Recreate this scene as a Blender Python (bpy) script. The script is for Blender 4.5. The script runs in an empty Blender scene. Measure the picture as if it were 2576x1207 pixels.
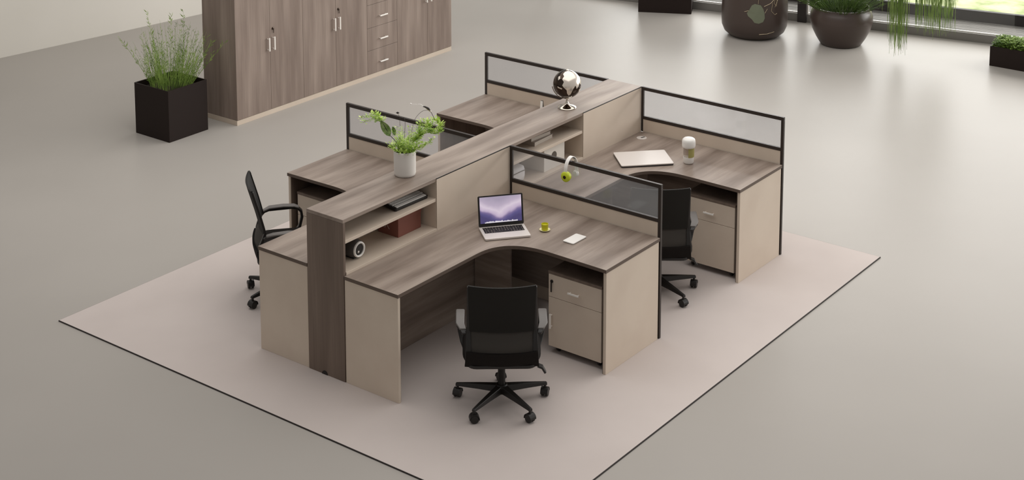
import bpy, math, random
from mathutils import Vector, Matrix
R = math.radians
random.seed(7)
scene = bpy.context.scene
col = scene.collection

# ------------------------------------------------------------------ camera
# x runs along the desk block's spine, y across it (towards upper left), z up, metres
cam = bpy.data.cameras.new('camera')
cam_o = bpy.data.objects.new('camera', cam); col.objects.link(cam_o)
cam.sensor_width = 36.0; cam.sensor_fit = 'HORIZONTAL'
cam.lens = 3973.33 / 2576 * 36.0
cam.shift_y = -(603.5 + 405.63) / 2576      # vertical-shift architectural lens
yaw, pit = R(37.2697), R(8.6141)
fwd = Vector((math.cos(yaw)*math.cos(pit), math.sin(yaw)*math.cos(pit), -math.sin(pit)))
right = Vector((math.sin(yaw), -math.cos(yaw), 0)); upv = right.cross(fwd)
m = Matrix((right, upv, -fwd)).transposed().to_4x4()
m.translation = Vector((-7.12154, -6.96905, 5.12571))
cam_o.matrix_world = m
cam.clip_end = 200
scene.camera = cam_o

# ------------------------------------------------------------------ light
scene.view_settings.view_transform = 'Standard'
scene.view_settings.look = 'None'
scene.view_settings.gamma = 1.0
scene.view_settings.use_curve_mapping = False
scene.view_settings.exposure = 0.0
w = bpy.data.worlds.new('sky'); scene.world = w; w.use_nodes = True
bg = w.node_tree.nodes['Background']
bg.inputs[0].default_value = (1.0, 0.965, 0.93, 1); bg.inputs[1].default_value = 0.35
def area(name, loc, target, sx, sy, power, colr):
    l = bpy.data.lights.new(name, 'AREA'); l.shape = 'RECTANGLE'; l.size = sx; l.size_y = sy
    l.energy = power; l.color = colr
    o = bpy.data.objects.new(name, l); col.objects.link(o); o.location = loc
    o.rotation_euler = (Vector(target) - Vector(loc)).to_track_quat('-Z', 'Y').to_euler()
    return o
area('window_daylight', (14.8, -2.6, 3.4), (2.5, -0.7, 1.2), 23.8, 4.8, 2800, (1.0, 0.972, 0.94))
area('overhead_fill', (3.4, 0.3, 5.6), (3.4, 0.3, 0), 9, 9.5, 390, (1.0, 0.965, 0.93))  # added overhead fill without a fixture, brightens desk tops and the left rug

# ------------------------------------------------------------------ materials
def lin(c): c /= 255.0; return c/12.92 if c <= .04045 else ((c+.055)/1.055)**2.4
def rgb(r, g, b): return (lin(r), lin(g), lin(b), 1)
def mat(name, c, rough=.5, metal=0.0, spec=.5, bump=0, bscale=200, trans=0, ior=1.45):
    mt = bpy.data.materials.new(name); mt.use_nodes = True
    nt = mt.node_tree; b = nt.nodes['Principled BSDF']
    b.inputs['Base Color'].default_value = c; b.inputs['Roughness'].default_value = rough
    b.inputs['Metallic'].default_value = metal; b.inputs['Specular IOR Level'].default_value = spec
    b.inputs['Transmission Weight'].default_value = trans; b.inputs['IOR'].default_value = ior
    if bump:
        tc = nt.nodes.new('ShaderNodeTexCoord'); n = nt.nodes.new('ShaderNodeTexNoise'); bp = nt.nodes.new('ShaderNodeBump')
        n.inputs['Scale'].default_value = bscale; bp.inputs['Strength'].default_value = bump; bp.inputs['Distance'].default_value = .002
        nt.links.new(tc.outputs['Object'], n.inputs['Vector']); nt.links.new(n.outputs['Fac'], bp.inputs['Height'])
        nt.links.new(bp.outputs['Normal'], b.inputs['Normal'])
    return mt
def noisy(name, c1, c2, scale, rough=.5, detail=4, spec=.5, stretch=(1,1,1), lo=.35, hi=.65, fine=None, bump=0):
    """two-colour procedural surface; stretch shortens or lengthens the pattern along an axis"""
    mt = mat(name, c1, rough, spec=spec); nt = mt.node_tree; b = nt.nodes['Principled BSDF']
    tc = nt.nodes.new('ShaderNodeTexCoord'); mp = nt.nodes.new('ShaderNodeMapping'); n = nt.nodes.new('ShaderNodeTexNoise'); cr = nt.nodes.new('ShaderNodeValToRGB')
    mp.inputs['Scale'].default_value = stretch; n.inputs['Scale'].default_value = scale; n.inputs['Detail'].default_value = detail
    cr.color_ramp.elements[0].position = lo; cr.color_ramp.elements[1].position = hi
    cr.color_ramp.elements[0].color = c1; cr.color_ramp.elements[1].color = c2
    nt.links.new(tc.outputs['Object'], mp.inputs['Vector']); nt.links.new(mp.outputs['Vector'], n.inputs['Vector']); nt.links.new(n.outputs['Fac'], cr.inputs['Fac'])
    out = cr.outputs['Color']
    if fine:
        n2 = nt.nodes.new('ShaderNodeTexNoise'); mp2 = nt.nodes.new('ShaderNodeMapping'); mp2.inputs['Scale'].default_value = fine[1]
        n2.inputs['Scale'].default_value = fine[0]; n2.inputs['Detail'].default_value = 5
        mr = nt.nodes.new('ShaderNodeMapRange'); mr.inputs['To Min'].default_value = 1 - fine[2]; mr.inputs['To Max'].default_value = 1 + fine[2]
        mx = nt.nodes.new('ShaderNodeVectorMath'); mx.operation = 'SCALE'
        nt.links.new(tc.outputs['Object'], mp2.inputs['Vector']); nt.links.new(mp2.outputs['Vector'], n2.inputs['Vector'])
        nt.links.new(n2.outputs['Fac'], mr.inputs['Value']); nt.links.new(out, mx.inputs[0]); nt.links.new(mr.outputs['Result'], mx.inputs['Scale'])
        out = mx.outputs['Vector']
    nt.links.new(out, b.inputs['Base Color'])
    if bump:
        bp = nt.nodes.new('ShaderNodeBump'); bp.inputs['Strength'].default_value = bump; bp.inputs['Distance'].default_value = .01
        nt.links.new(n.outputs['Fac'], bp.inputs['Height']); nt.links.new(bp.outputs['Normal'], b.inputs['Normal'])
    return mt
WD, WL = rgb(116, 102, 92), rgb(159, 145, 134)
M = {}
M['wood_x'] = noisy('wood_grain_along_x', WD, WL, 1.0, .42, stretch=(1.1, 9, 9), lo=.32, hi=.66, fine=(1, (3, 90, 90), .16), spec=.4)
M['wood_y'] = noisy('wood_grain_along_y', WD, WL, 1.0, .42, stretch=(9, 1.1, 9), lo=.32, hi=.66, fine=(1, (90, 3, 90), .16), spec=.4)
M['wood_z'] = noisy('wood_grain_upright', rgb(120, 105, 96), rgb(150, 135, 125), 1.0, .45, stretch=(9, 9, .8), lo=.3, hi=.68, fine=(1, (75, 75, 2.2), .22), spec=.35)
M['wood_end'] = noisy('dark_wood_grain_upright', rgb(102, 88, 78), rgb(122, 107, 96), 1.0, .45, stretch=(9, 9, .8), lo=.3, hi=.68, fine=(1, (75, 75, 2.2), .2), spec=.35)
M['wood_edge'] = mat('dark_edge_band', rgb(98, 85, 76), .5, spec=.3)
M['cream'] = noisy('cream_laminate', rgb(203, 188, 172), rgb(209, 195, 179), 3, .5, spec=.35)
M['frame'] = mat('dark_bronze_aluminium', rgb(56, 49, 45), .38, .3)
M['floor'] = noisy('polished_grey_floor', rgb(166, 161, 155), rgb(172, 167, 161), .35, .34, spec=.06)
M['rug'] = noisy('rose_grey_rug', rgb(194, 184, 179), rgb(200, 190, 185), 1.2, .9, spec=.15, fine=(260, (1, 1, 1), .05))
M['rug_edge'] = mat('dark_rug_edge_shade', rgb(48, 42, 40), .8)  # shade on the rug's thin side faces, put into the colour
M['wall'] = noisy('off_white_plaster', rgb(222, 218, 209), rgb(227, 223, 215), .6, .8, spec=.2)
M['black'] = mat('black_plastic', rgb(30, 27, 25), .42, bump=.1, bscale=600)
M['mesh'] = mat('black_mesh_fabric', rgb(31, 29, 26), .75, spec=.3, bump=.6, bscale=900)
M['mesh2'] = mat('charcoal_mesh_fabric', rgb(62, 58, 54), .7, spec=.3, bump=.6, bscale=900)
M['seat'] = mat('black_seat_fabric', rgb(27, 23, 21), .85, spec=.2, bump=.5, bscale=700)
M['pad'] = mat('grey_black_rubber', rgb(104, 100, 97), .5)
M['speaker_body'] = mat('dark_grey_plastic', rgb(74, 71, 69), .45)
M['metal'] = mat('brushed_nickel', rgb(244, 240, 234), .4, .15)
M['chrome'] = mat('warm_chrome', rgb(205, 196, 184), .06, 1.0)
M['land_chrome'] = mat('satin_pale_chrome', rgb(232, 222, 210), .2, .6)
M['smoke_chrome'] = mat('smoked_chrome', rgb(70, 60, 53), .08, 1.0)
M['planter'] = mat('dark_brown_metal', rgb(37, 28, 25), .6, spec=.22)
M['planter_gloss'] = mat('dark_brown_glazed_ceramic', rgb(72, 61, 56), .3)
M['soil'] = noisy('potting_soil', rgb(30, 24, 20), rgb(48, 38, 30), 40, .95)
M['grass'] = noisy('grass_green', rgb(84, 112, 42), rgb(150, 176, 88), 9, .6, spec=.3)
M['dark_grass'] = noisy('deep_grass_green', rgb(46, 66, 26), rgb(92, 116, 54), 9, .6, spec=.3)
M['hang_grass'] = noisy('fresh_hanging_green', rgb(92, 116, 54), rgb(142, 164, 92), 7, .6, spec=.3)
M['lime'] = noisy('lime_leaf', rgb(150, 188, 58), rgb(214, 232, 138), 30, .55)
M['leaf'] = noisy('broad_leaf', rgb(92, 122, 54), rgb(150, 172, 110), 40, .5)
M['twig'] = mat('dark_twig', rgb(52, 46, 44), .5)
M['white'] = mat('white_plastic', rgb(236, 233, 228), .35)
M['pot_white'] = mat('matt_white_ceramic', rgb(226, 222, 216), .45)
M['silver'] = mat('silver_aluminium', rgb(224, 217, 211), .38, .25)
M['keys'] = mat('charcoal_keycaps', rgb(48, 46, 48), .5)
M['lime_plastic'] = mat('lime_yellow_plastic', rgb(196, 208, 48), .4)
M['yellow_glaze'] = mat('yellow_green_glaze', rgb(196, 192, 34), .35)
M['pale_yellow'] = mat('pale_yellow_china', rgb(246, 240, 190), .3)
M['red_box'] = mat('russet_card', rgb(132, 82, 70), .7)
M['print'] = mat('pale_print', rgb(196, 182, 170), .7)
M['paper'] = noisy('page_edges', rgb(210, 200, 188), rgb(160, 150, 140), 1, .8, stretch=(1, 1, 260))
M['cover'] = mat('taupe_book_cover', rgb(168, 156, 146), .6)
M['cloth'] = mat('pale_grey_pouch', rgb(214, 212, 212), .7)
M['grey_card'] = mat('white_card', rgb(222, 217, 208), .6)
M['hole'] = mat('dark_grey_hole', rgb(92, 84, 76), .8)
M['sleeve'] = mat('olive_sleeve', rgb(162, 154, 92), .5)
M['clear'] = mat('smoky_clear_plastic', rgb(200, 188, 176), .15, trans=.8)
M['gold'] = mat('gold_line', rgb(196, 180, 150), .3, .6)
M['decal'] = mat('sage_leaf_decal', rgb(112, 118, 98), .5)
M['rail'] = mat('grey_window_rail', rgb(126, 123, 119), .4, .2)
M['post'] = mat('black_window_post', rgb(52, 48, 47), .4, .2)
M['deck'] = noisy('weathered_deck', rgb(98, 96, 92), rgb(142, 139, 134), 2, .8, stretch=(1, 14, 1), fine=(1, (4, 120, 4), .15))
M['lawn'] = noisy('sunlit_lawn', rgb(138, 154, 100), rgb(204, 208, 170), 3.5, .95, spec=.05, lo=.3, hi=.62, fine=(26, (1, 1, 1), .18))
M['beam'] = mat('dark_stained_beam', rgb(40, 37, 36), .7)
# lightly hazed screen glass: mostly see-through, faint grey haze and a thin reflection
def screen_glass():
    mt = bpy.data.materials.new('hazed_grey_glass'); mt.use_nodes = True; nt = mt.node_tree; nt.nodes.clear()
    out = nt.nodes.new('ShaderNodeOutputMaterial'); tr = nt.nodes.new('ShaderNodeBsdfTransparent')
    df = nt.nodes.new('ShaderNodeBsdfTranslucent'); d2 = nt.nodes.new('ShaderNodeBsdfDiffuse'); gl = nt.nodes.new('ShaderNodeBsdfGlossy')
    tr.inputs['Color'].default_value = (.93, .93, .94, 1)
    df.inputs['Color'].default_value = (.42, .42, .42, 1); d2.inputs['Color'].default_value = (.45, .45, .45, 1); gl.inputs['Roughness'].default_value = .1
    def mix(a, b, f):
        x = nt.nodes.new('ShaderNodeMixShader'); x.inputs[0].default_value = f
        nt.links.new(a, x.inputs[1]); nt.links.new(b, x.inputs[2]); return x.outputs[0]
    haze = mix(df.outputs[0], d2.outputs[0], .5)
    s = mix(tr.outputs[0], haze, .15); s = mix(s, gl.outputs[0], .03)
    nt.links.new(s, out.inputs['Surface']); return mt
M['glass'] = screen_glass()
def window_glass():
    mt = bpy.data.materials.new('clear_window_glass'); mt.use_nodes = True; nt = mt.node_tree; nt.nodes.clear()
    out = nt.nodes.new('ShaderNodeOutputMaterial'); tr = nt.nodes.new('ShaderNodeBsdfTransparent'); gl = nt.nodes.new('ShaderNodeBsdfGlossy'); x = nt.nodes.new('ShaderNodeMixShader')
    tr.inputs['Color'].default_value = (.94, .95, .95, 1); gl.inputs['Roughness'].default_value = .03; x.inputs[0].default_value = .06
    nt.links.new(tr.outputs[0], x.inputs[1]); nt.links.new(gl.outputs[0], x.inputs[2]); nt.links.new(x.outputs[0], out.inputs['Surface']); return mt
M['window_glass'] = window_glass()

# ------------------------------------------------------------------ helpers
class MB:
    def __init__(s): s.v = []; s.f = []
    def box(s, x0, x1, y0, y1, z0, z1):
        b = len(s.v); s.v += [(x, y, z) for z in (z0, z1) for y in (y0, y1) for x in (x0, x1)]
        s.f += [tuple(b+i for i in q) for q in ((0,2,3,1),(4,5,7,6),(0,1,5,4),(2,6,7,3),(0,4,6,2),(1,3,7,5))]; return s
    def prism(s, poly, z0, z1):
        b = len(s.v); n = len(poly)
        s.v += [(x, y, z0) for x, y in poly] + [(x, y, z1) for x, y in poly]
        ar = sum(poly[i][0]*poly[(i+1)%n][1] - poly[(i+1)%n][0]*poly[i][1] for i in range(n))
        o = list(range(n)) if ar > 0 else list(range(n))[::-1]
        s.f.append(tuple(b+i for i in reversed(o))); s.f.append(tuple(b+n+i for i in o))
        for k in range(n):
            i, j = o[k], o[(k+1) % n]; s.f.append((b+i, b+j, b+n+j, b+n+i))
        return s
    def tube(s, pts, rad, n=6, cap=True):
        pts = [Vector(p) for p in pts]; k = len(pts)
        rad = rad if isinstance(rad, (list, tuple)) else [rad]*k
        b = len(s.v); t0 = (pts[1]-pts[0]).normalized()
        ref = Vector((0,0,1)) if abs(t0.z) < .9 else Vector((1,0,0)); u = t0.cross(ref).normalized()
        for i, p in enumerate(pts):
            t = (pts[min(i+1, k-1)] - pts[max(i-1, 0)]).normalized()
            u = (u - t*u.dot(t)).normalized(); v = t.cross(u)
            s.v += [tuple(p + (u*math.cos(2*math.pi*j/n) + v*math.sin(2*math.pi*j/n))*rad[i]) for j in range(n)]
        for i in range(k-1):
            for j in range(n):
                a, c = b+i*n+j, b+i*n+(j+1) % n; s.f.append((a, c, c+n, a+n))
        if cap: s.f.append(tuple(b+j for j in reversed(range(n)))); s.f.append(tuple(b+(k-1)*n+j for j in range(n)))
        return s
    def ribbon(s, pts, w, side, t=.004):
        """flat bar swept along pts; side(i) is the width direction"""
        pts = [Vector(p) for p in pts]; k = len(pts); b = len(s.v); side = Vector(side).normalized()
        w = w if isinstance(w, (list, tuple)) else [w]*k
        for i, p in enumerate(pts):
            tg = (pts[min(i+1, k-1)] - pts[max(i-1, 0)]).normalized(); nn = side.cross(tg).normalized()
            for a, c in ((-1,-1),(1,-1),(1,1),(-1,1)): s.v.append(tuple(p + side*(a*w[i]/2) + nn*(c*t/2)))
        for i in range(k-1):
            for j in range(4):
                a, c = b+i*4+j, b+i*4+(j+1) % 4; s.f.append((a, a+4, c+4, c))
        s.f.append((b, b+1, b+2, b+3)); e = b+(k-1)*4; s.f.append((e+3, e+2, e+1, e)); return s
    def lathe(s, prof, n=32, c=(0,0,0), close=True):
        b = len(s.v); k = len(prof)
        for r, z in prof: s.v += [(c[0]+r*math.cos(2*math.pi*j/n), c[1]+r*math.sin(2*math.pi*j/n), c[2]+z) for j in range(n)]
        for i in range(k-1):
            for j in range(n):
                a, d = b+i*n+j, b+i*n+(j+1) % n; s.f.append((a, d, d+n, a+n))
        if close: s.f.append(tuple(b+j for j in reversed(range(n)))); s.f.append(tuple(b+(k-1)*n+j for j in range(n)))
        return s
    def leaf(s, p, d, up, L, W):
        p = Vector(p); d = Vector(d).normalized(); sd = d.cross(Vector(up))
        sd = sd.normalized() if sd.length > 1e-4 else Vector((1,0,0)); nn = sd.cross(d)
        b = len(s.v)
        s.v += [tuple(p), tuple(p+d*L*.45+sd*W/2+nn*W*.12), tuple(p+d*L+nn*(-L*.08)), tuple(p+d*L*.45-sd*W/2+nn*W*.12), tuple(p+d*L*.45)]
        s.f += [(b, b+1, b+4), (b+1, b+2, b+4), (b+2, b+3, b+4), (b+3, b, b+4)]; return s
    def xform(s, mx, start=0):
        s.v[start:] = [tuple(mx @ Vector(p)) for p in s.v[start:]]; return s
    def build(s, name, m_, parent=None, bevel=0, smooth=None, seg=2):
        me = bpy.data.meshes.new(name); me.from_pydata(s.v, [], s.f); me.update()
        me.materials.append(M[m_])
        if smooth is not None:
            for p in me.polygons: p.use_smooth = True
            if smooth < 180: me.set_sharp_from_angle(angle=R(smooth))
        o = bpy.data.objects.new(name, me); col.objects.link(o)
        if parent: o.parent = parent
        if bevel:
            bv = o.modifiers.new('bevel', 'BEVEL'); bv.width = bevel; bv.segments = seg; bv.limit_method = 'ANGLE'; bv.angle_limit = R(40)
        return o
def box(name, m_, parent, x0, x1, y0, y1, z0, z1, bevel=.0015):
    x0, x1 = sorted((x0, x1)); y0, y1 = sorted((y0, y1))
    return MB().box(x0, x1, y0, y1, z0, z1).build(name, m_, parent, bevel)
def tag(o, label, cat, group=None):
    o['label'] = label; o['category'] = cat
    if group: o['group'] = group
    return o
def thing(name, label, cat, loc=(0,0,0), rz=0, group=None):
    e = bpy.data.objects.new(name, None); col.objects.link(e); e.empty_display_size = .1
    e.location = loc; e.rotation_euler = (0, 0, rz); return tag(e, label, cat, group)
def struct(o): o['kind'] = 'structure'; return o
def stuff(o): o['kind'] = 'stuff'; return o
def dup(root, loc, rz, label):
    kids = {}
    for o in list(col.objects): kids.setdefault(o.parent, []).append(o)
    def cp(o, par):
        c = o.copy(); col.objects.link(c); c.parent = par
        for k in kids.get(o, []): cp(k, c)
        return c
    r = cp(root, None); r.location = loc; r.rotation_euler = (0, 0, rz); r['label'] = label; return r
def rrect(w, d, r, n=5):
    p = []
    for cx, cy, a0 in ((w/2-r, d/2-r, 0), (-w/2+r, d/2-r, 90), (-w/2+r, -d/2+r, 180), (w/2-r, -d/2+r, 270)):
        p += [(cx + r*math.cos(R(a0+90*i/n)), cy + r*math.sin(R(a0+90*i/n))) for i in range(n+1)]
    return p

# ------------------------------------------------------------------ the setting
struct(MB().box(-14, 14, -14, 14, -.05, 0).build('floor', 'floor'))
bpy.data.objects['floor'].data.transform(Matrix.Identity(4))
# left wall stands on the line the photo shows, window wall across it
wl = MB().box(-11, 6.6, 0, .2, 0, 3.4).build('wall_left', 'wall'); struct(wl)
wl.location = (2.37, 8.20, 0); wl.rotation_euler = (0, 0, R(-7.44))
WA = math.atan2(-.98, .2)                    # local x of the window wall runs along it (southwards), local y points outdoors
win = bpy.data.objects.new('window_1', None); col.objects.link(win); struct(win)
win.location = (10.02, 1.60, 0); win.rotation_euler = (0, 0, WA)
HW = 3.0
box('sill_rail', 'rail', win, -5.6, 9.6, -.0, .09, 0, .10)
box('glazing_bead', 'metal', win, -5.6, 9.6, .035, .055, .10, .112)
box('head_rail', 'rail', win, -5.6, 9.6, 0, .09, HW-.12, HW)
for k in range(-1, 4):
    s0 = k*3.4
    box('mullion', 'post', win, s0-.055, s0+.055, -.03, .10, 0, HW)
    if k < 3: box('pane', 'window_glass', win, s0+.055, s0+3.345, .04, .05, .10, HW-.12, 0)
    if k == 0: box('gasket', 'metal', win, s0+.055, s0+.07, .02, .04, .10, HW-.12, 0)
box('pane', 'window_glass', win, -5.6, -3.455, .04, .05, .10, HW-.12, 0)
# the floor stops at the window: outdoors a timber deck, an edge beam and a lawn
fm = bpy.data.objects['floor']
fp = [(-12, -12)]
def wpt(a, b): v = Matrix.Rotation(WA, 3, 'Z') @ Vector((a, b, 0)); return (10.02+v.x, 1.60+v.y)
poly = [(-12, -12), wpt(14, .05), wpt(-8, .05), (-12, 10.6)]
me = bpy.data.meshes.new('floor'); t = MB().prism(poly, -.08, 0); me.from_pydata(t.v, [], t.f); me.materials.append(M['floor']); fm.data = me
dk = MB()
for i in range(20):
    a = .10 + i*.0445; dk.box(-7, 12, a, a+.0375, -.05, -.012)
d = dk.build('deck', 'deck'); struct(d); d.location = win.location; d.rotation_euler = win.rotation_euler
d = MB().box(-7, 12, .10, 1.1, -.10, -.055).build('deck_underlay', 'beam'); struct(d); d.location = win.location; d.rotation_euler = win.rotation_euler
d = MB().box(-7, 12, .99, 1.06, -.08, .12).build('trim_1', 'beam', None, .004); struct(d); d.location = win.location; d.rotation_euler = win.rotation_euler
d = MB().box(-20, 26, 1.07, 34, -.10, -.02).build('lawn', 'lawn'); struct(d); d.location = win.location; d.rotation_euler = win.rotation_euler

# ------------------------------------------------------------------ rug
rug = thing('rug', 'large rose-grey flat rug with shaded edge under the desk block', 'rug')
rp = [(-.575, -2.125), (4.03, -2.125), (4.03, 2.10), (-.575, 2.10)]
MB().prism(rp, .0005, .0075).build('pile', 'rug', rug)
eb = MB()
x0, x1, y0, y1 = -.575, 4.03, -2.125, 2.10
for a in ((x0-.006, x0, y0-.006, y1+.001), (x1, x1+.001, y0-.006, y1+.001), (x0, x1, y0-.006, y0), (x0, x1, y1, y1+.001)): eb.box(*a, .0005, .0075)
eb.build('edge_shade', 'rug_edge', rug)  # dark strips painted in for shade, wider on the two near sides
ZR = .0075

# ------------------------------------------------------------------ desk block
A_, H_, HS, D_, MOD = .165, .75, 1.134, 1.478, 1.797
sp = thing('divider_shelf', 'long walnut-grey shelf spine dividing the four desks', 'shelf unit')
L_ = 2*MOD
box('top_board', 'wood_x', sp, 0, L_, -A_, A_, HS-.025, HS)
ep = box('end_panel', 'wood_end', sp, 0, .022, -A_, A_, ZR, HS-.026)
MB().prism([(.026*math.cos(R(q)), .026*math.sin(R(q))) for q in range(90, 271, 15)], -.003, .002).xform(Matrix.Translation((.0, .02, ZR+.0005)) @ Matrix.Rotation(R(90), 4, 'Y')).build('cable_notch', 'black', ep)
box('end_panel', 'wood_end', sp, L_-.022, L_, -A_, A_, ZR, HS-.026)
box('side_panel', 'cream', sp, .024, L_-.024, A_-.02, A_-.002, ZR, HS-.026)
box('plinth_panel', 'wood_x', sp, .024, L_-.024, -A_+.004, -A_+.02, ZR, H_-.03)
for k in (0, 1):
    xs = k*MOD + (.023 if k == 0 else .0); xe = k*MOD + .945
    box('bottom_shelf', 'cream', sp, xs, xe, -A_-.005, A_-.021, H_-.004, H_+.018)
    box('middle_shelf', 'cream', sp, xs, xe, -A_+.002, A_-.021, .963, .986)
    box('upright', 'cream', sp, xe, xe+.018, -A_+.002, A_-.021, H_-.004, HS-.026)
    if k: box('upright', 'cream', sp, xs-.01, xs, -A_+.03, A_-.021, H_-.004, HS-.026)
    box('front_panel', 'cream', sp, xe+.001, (k+1)*MOD-(.009 if k else .011), -A_-.005, -A_-.0005, H_-.03, HS-.0075, 0)
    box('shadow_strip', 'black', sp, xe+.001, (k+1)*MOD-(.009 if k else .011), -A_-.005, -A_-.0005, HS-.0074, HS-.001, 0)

def desk(x0, s, name_label):
    """corner desk; s=-1 for the side towards the camera, +1 for the far side"""
    t = thing('corner_desk', name_label, 'desk', (x0, 0, 0), 0, 'corner desks around the shelf spine')
    Y = lambda v: s*v
    ya = A_+.0055
    ya2 = A_+.0051; xs_ = 0 if x0 == 0 else .0125; p = [(xs_, ya2), (xs_, .637), (.80, .637)]
    cx, cy, ea, eb_, n = .80, 1.0, .325, .363, 2.4
    for i in range(1, 16):
        th = R(90 - 90*i/16); p.append((cx + ea*math.cos(th)**(2/n), cy - eb_*math.sin(th)**(2/n)))
    p += [(1.125, 1.0), (1.115, D_+.004), (MOD-.0115, D_+.004), (MOD-.0115, ya2)]
    top = MB().prism([(a, Y(b)) for a, b in p], H_-.025, H_).build('desktop', 'wood_x', t, .0012)
    top.data.materials.append(M['wood_edge'])
    for q in top.data.polygons:
        if abs(q.normal.z) < .5: q.material_index = 1
    box('end_panel', 'cream', t, max(.004, xs_), .026, Y(ya), Y(.632), ZR, H_-.026)
    box('side_panel', 'cream', t, 1.125, MOD-.021, Y(D_-.022), Y(D_), ZR, H_-.026)
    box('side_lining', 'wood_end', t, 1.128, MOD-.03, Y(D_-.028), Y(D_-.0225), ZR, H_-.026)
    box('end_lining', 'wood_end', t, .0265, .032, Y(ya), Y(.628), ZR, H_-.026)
    box('modesty_panel', 'wood_y', t, MOD-.05, MOD-.034, Y(ya), Y(D_-.029), .14, H_-.026)
    box('corner_support', 'wood_y', t, 1.36, 1.378, Y(ya+.004), Y(.5), .13, H_-.026)
    g = MB().lathe([(.004, .0002), (.042, .0002), (.042, .0012), (.036, .0022), (.004, .0022)], 28, (MOD-.145, Y(.265), H_)).build('cable_grommet', 'silver', top, 0, 40)
    MB().box(-.006, .032, -.007, .007, .0022, .0026).xform(Matrix.Translation((MOD-.145, Y(.265), H_)) @ Matrix.Rotation(R(-20), 4, 'Z')).build('cable_slot', 'black', top)
    return t
dA = desk(0, -1, 'curved corner desk holding the open laptop, nearest the camera')
dB = desk(MOD, -1, 'curved corner desk holding the closed silver laptop and tumbler')
dC = desk(0, 1, 'corner desk behind the potted plant, beside the left office chair')
dD = desk(MOD, 1, 'farthest corner desk, behind the chrome globe')

def screen(x, s, label):
    t = thing('desk_screen', label, 'desk screen', (x, 0, 0), 0, 'glazed screens between the desks')
    h = .011; yi, yo = s*(A_+.0045), s*(D_+.006)
    box('top_rail', 'frame', t, -h, h, yi, yo, HS-.028, HS)
    box('middle_rail', 'frame', t, -h, h, yi+s*.022, yo-s*.024, .858, .884)
    box('post', 'frame', t, -h, h, yi, yi+s*.020, H_+.001, HS-.029)
    box('post', 'frame', t, -h, h, yo-s*.024, yo, ZR, HS-.029)
    box('lower_panel', 'cream', t, -.008, .008, yi+s*.020, yo-s*.024, .55, .857, 0)
    box('glass', 'glass', t, -.003, .003, yi+s*.018, yo-s*.022, .882, HS-.026, 0)
    return t
screen(MOD, -1, 'glass-topped screen behind the open laptop, headphones hung on it')
screen(2*MOD+.002, -1, 'clear glass-topped screen behind the tumbler, at the far right desk')
screen(MOD, 1, 'glass-topped screen behind the white potted plant')
screen(2*MOD+.002, 1, 'glass-topped screen behind the chrome globe')

def bar_handle(name, parent, p0, p1, out, r=.005, stand=.022):
    """straight bar handle from p0 to p1 on two posts standing off along out"""
    p0, p1, out = Vector(p0), Vector(p1), Vector(out); d = (p1-p0).normalized()
    mb = MB().ribbon([p0+out*stand, p1+out*stand], r*2, d.cross(out), r*1.6)
    for q in (p0+d*.012, p1-d*.012): mb.tube([q, q+out*stand], r*.7, 6)
    return mb.build(name, 'metal', parent, .001)
def pedestal(x0, s, label, k0, k1):
    y0, y1 = sorted((s*.98, s*1.42))
    t = thing('drawer_pedestal', label, 'drawer unit', (x0, 0, 0), 0, 'mobile drawer pedestals under the desks')
    xf, zb, zt = 1.16, .055, .60
    box('carcass', 'wood_z', t, xf+.018, xf+.52, y0, y1, zb, zt-.02)
    box('top', 'wood_end', t, xf-.002, xf+.522, y0-.002, y1+.002, zt-.019, zt)
    dw = box('drawer', 'cream', t, xf, xf+.017, y0+.002, y1-.002, .417, zt-.021)
    dr = box('door', 'cream', t, xf, xf+.017, y0+.002, y1-.002, zb+.004, .414)
    yc = (y0+y1)/2; yk = y1-.03 if s < 0 else y0+.03
    bar_handle('handle', dw, (xf, yc-.045, .49), (xf, yc+.045, .49), (-1, 0, 0), .0055)
    bar_handle('handle', dr, (xf, yk, .195), (xf, yk, .30), (-1, 0, 0), .006)
    lk = MB().lathe([(.011, 0), (.011, .006), (.008, .008)], 16).xform(Matrix.Translation((xf, yk, .53)) @ Matrix.Rotation(R(-90), 4, 'Y')).build('lock', 'black', dw, 0, 40)
    MB().box(xf-.012, xf-.008, yk-.0045, yk+.0045, .455, .53).build('key', 'black', dw, .001)
    for a in (xf+.06, xf+.46):
        for b in (y0+.05, y1-.05):
            MB().lathe([(.021, -.009), (.023, -.007), (.023, .007), (.021, .009)], 14).xform(Matrix.Translation((a, b, ZR+.023)) @ Matrix.Rotation(R(90), 4, 'X')).box(a-.008, a+.008, b-.012, b+.012, .03, zb).build('caster', 'black', t, 0, 40)
    return t
pedestal(0, -1, 'cream drawer pedestal under the desk with the open laptop', 0, 0)
pedestal(MOD, -1, 'cream drawer pedestal under the desk with the closed laptop', 0, 0)
pedestal(0, 1, 'cream drawer pedestal half hidden by the shelf spine, by the left chair', 0, 0)

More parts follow.
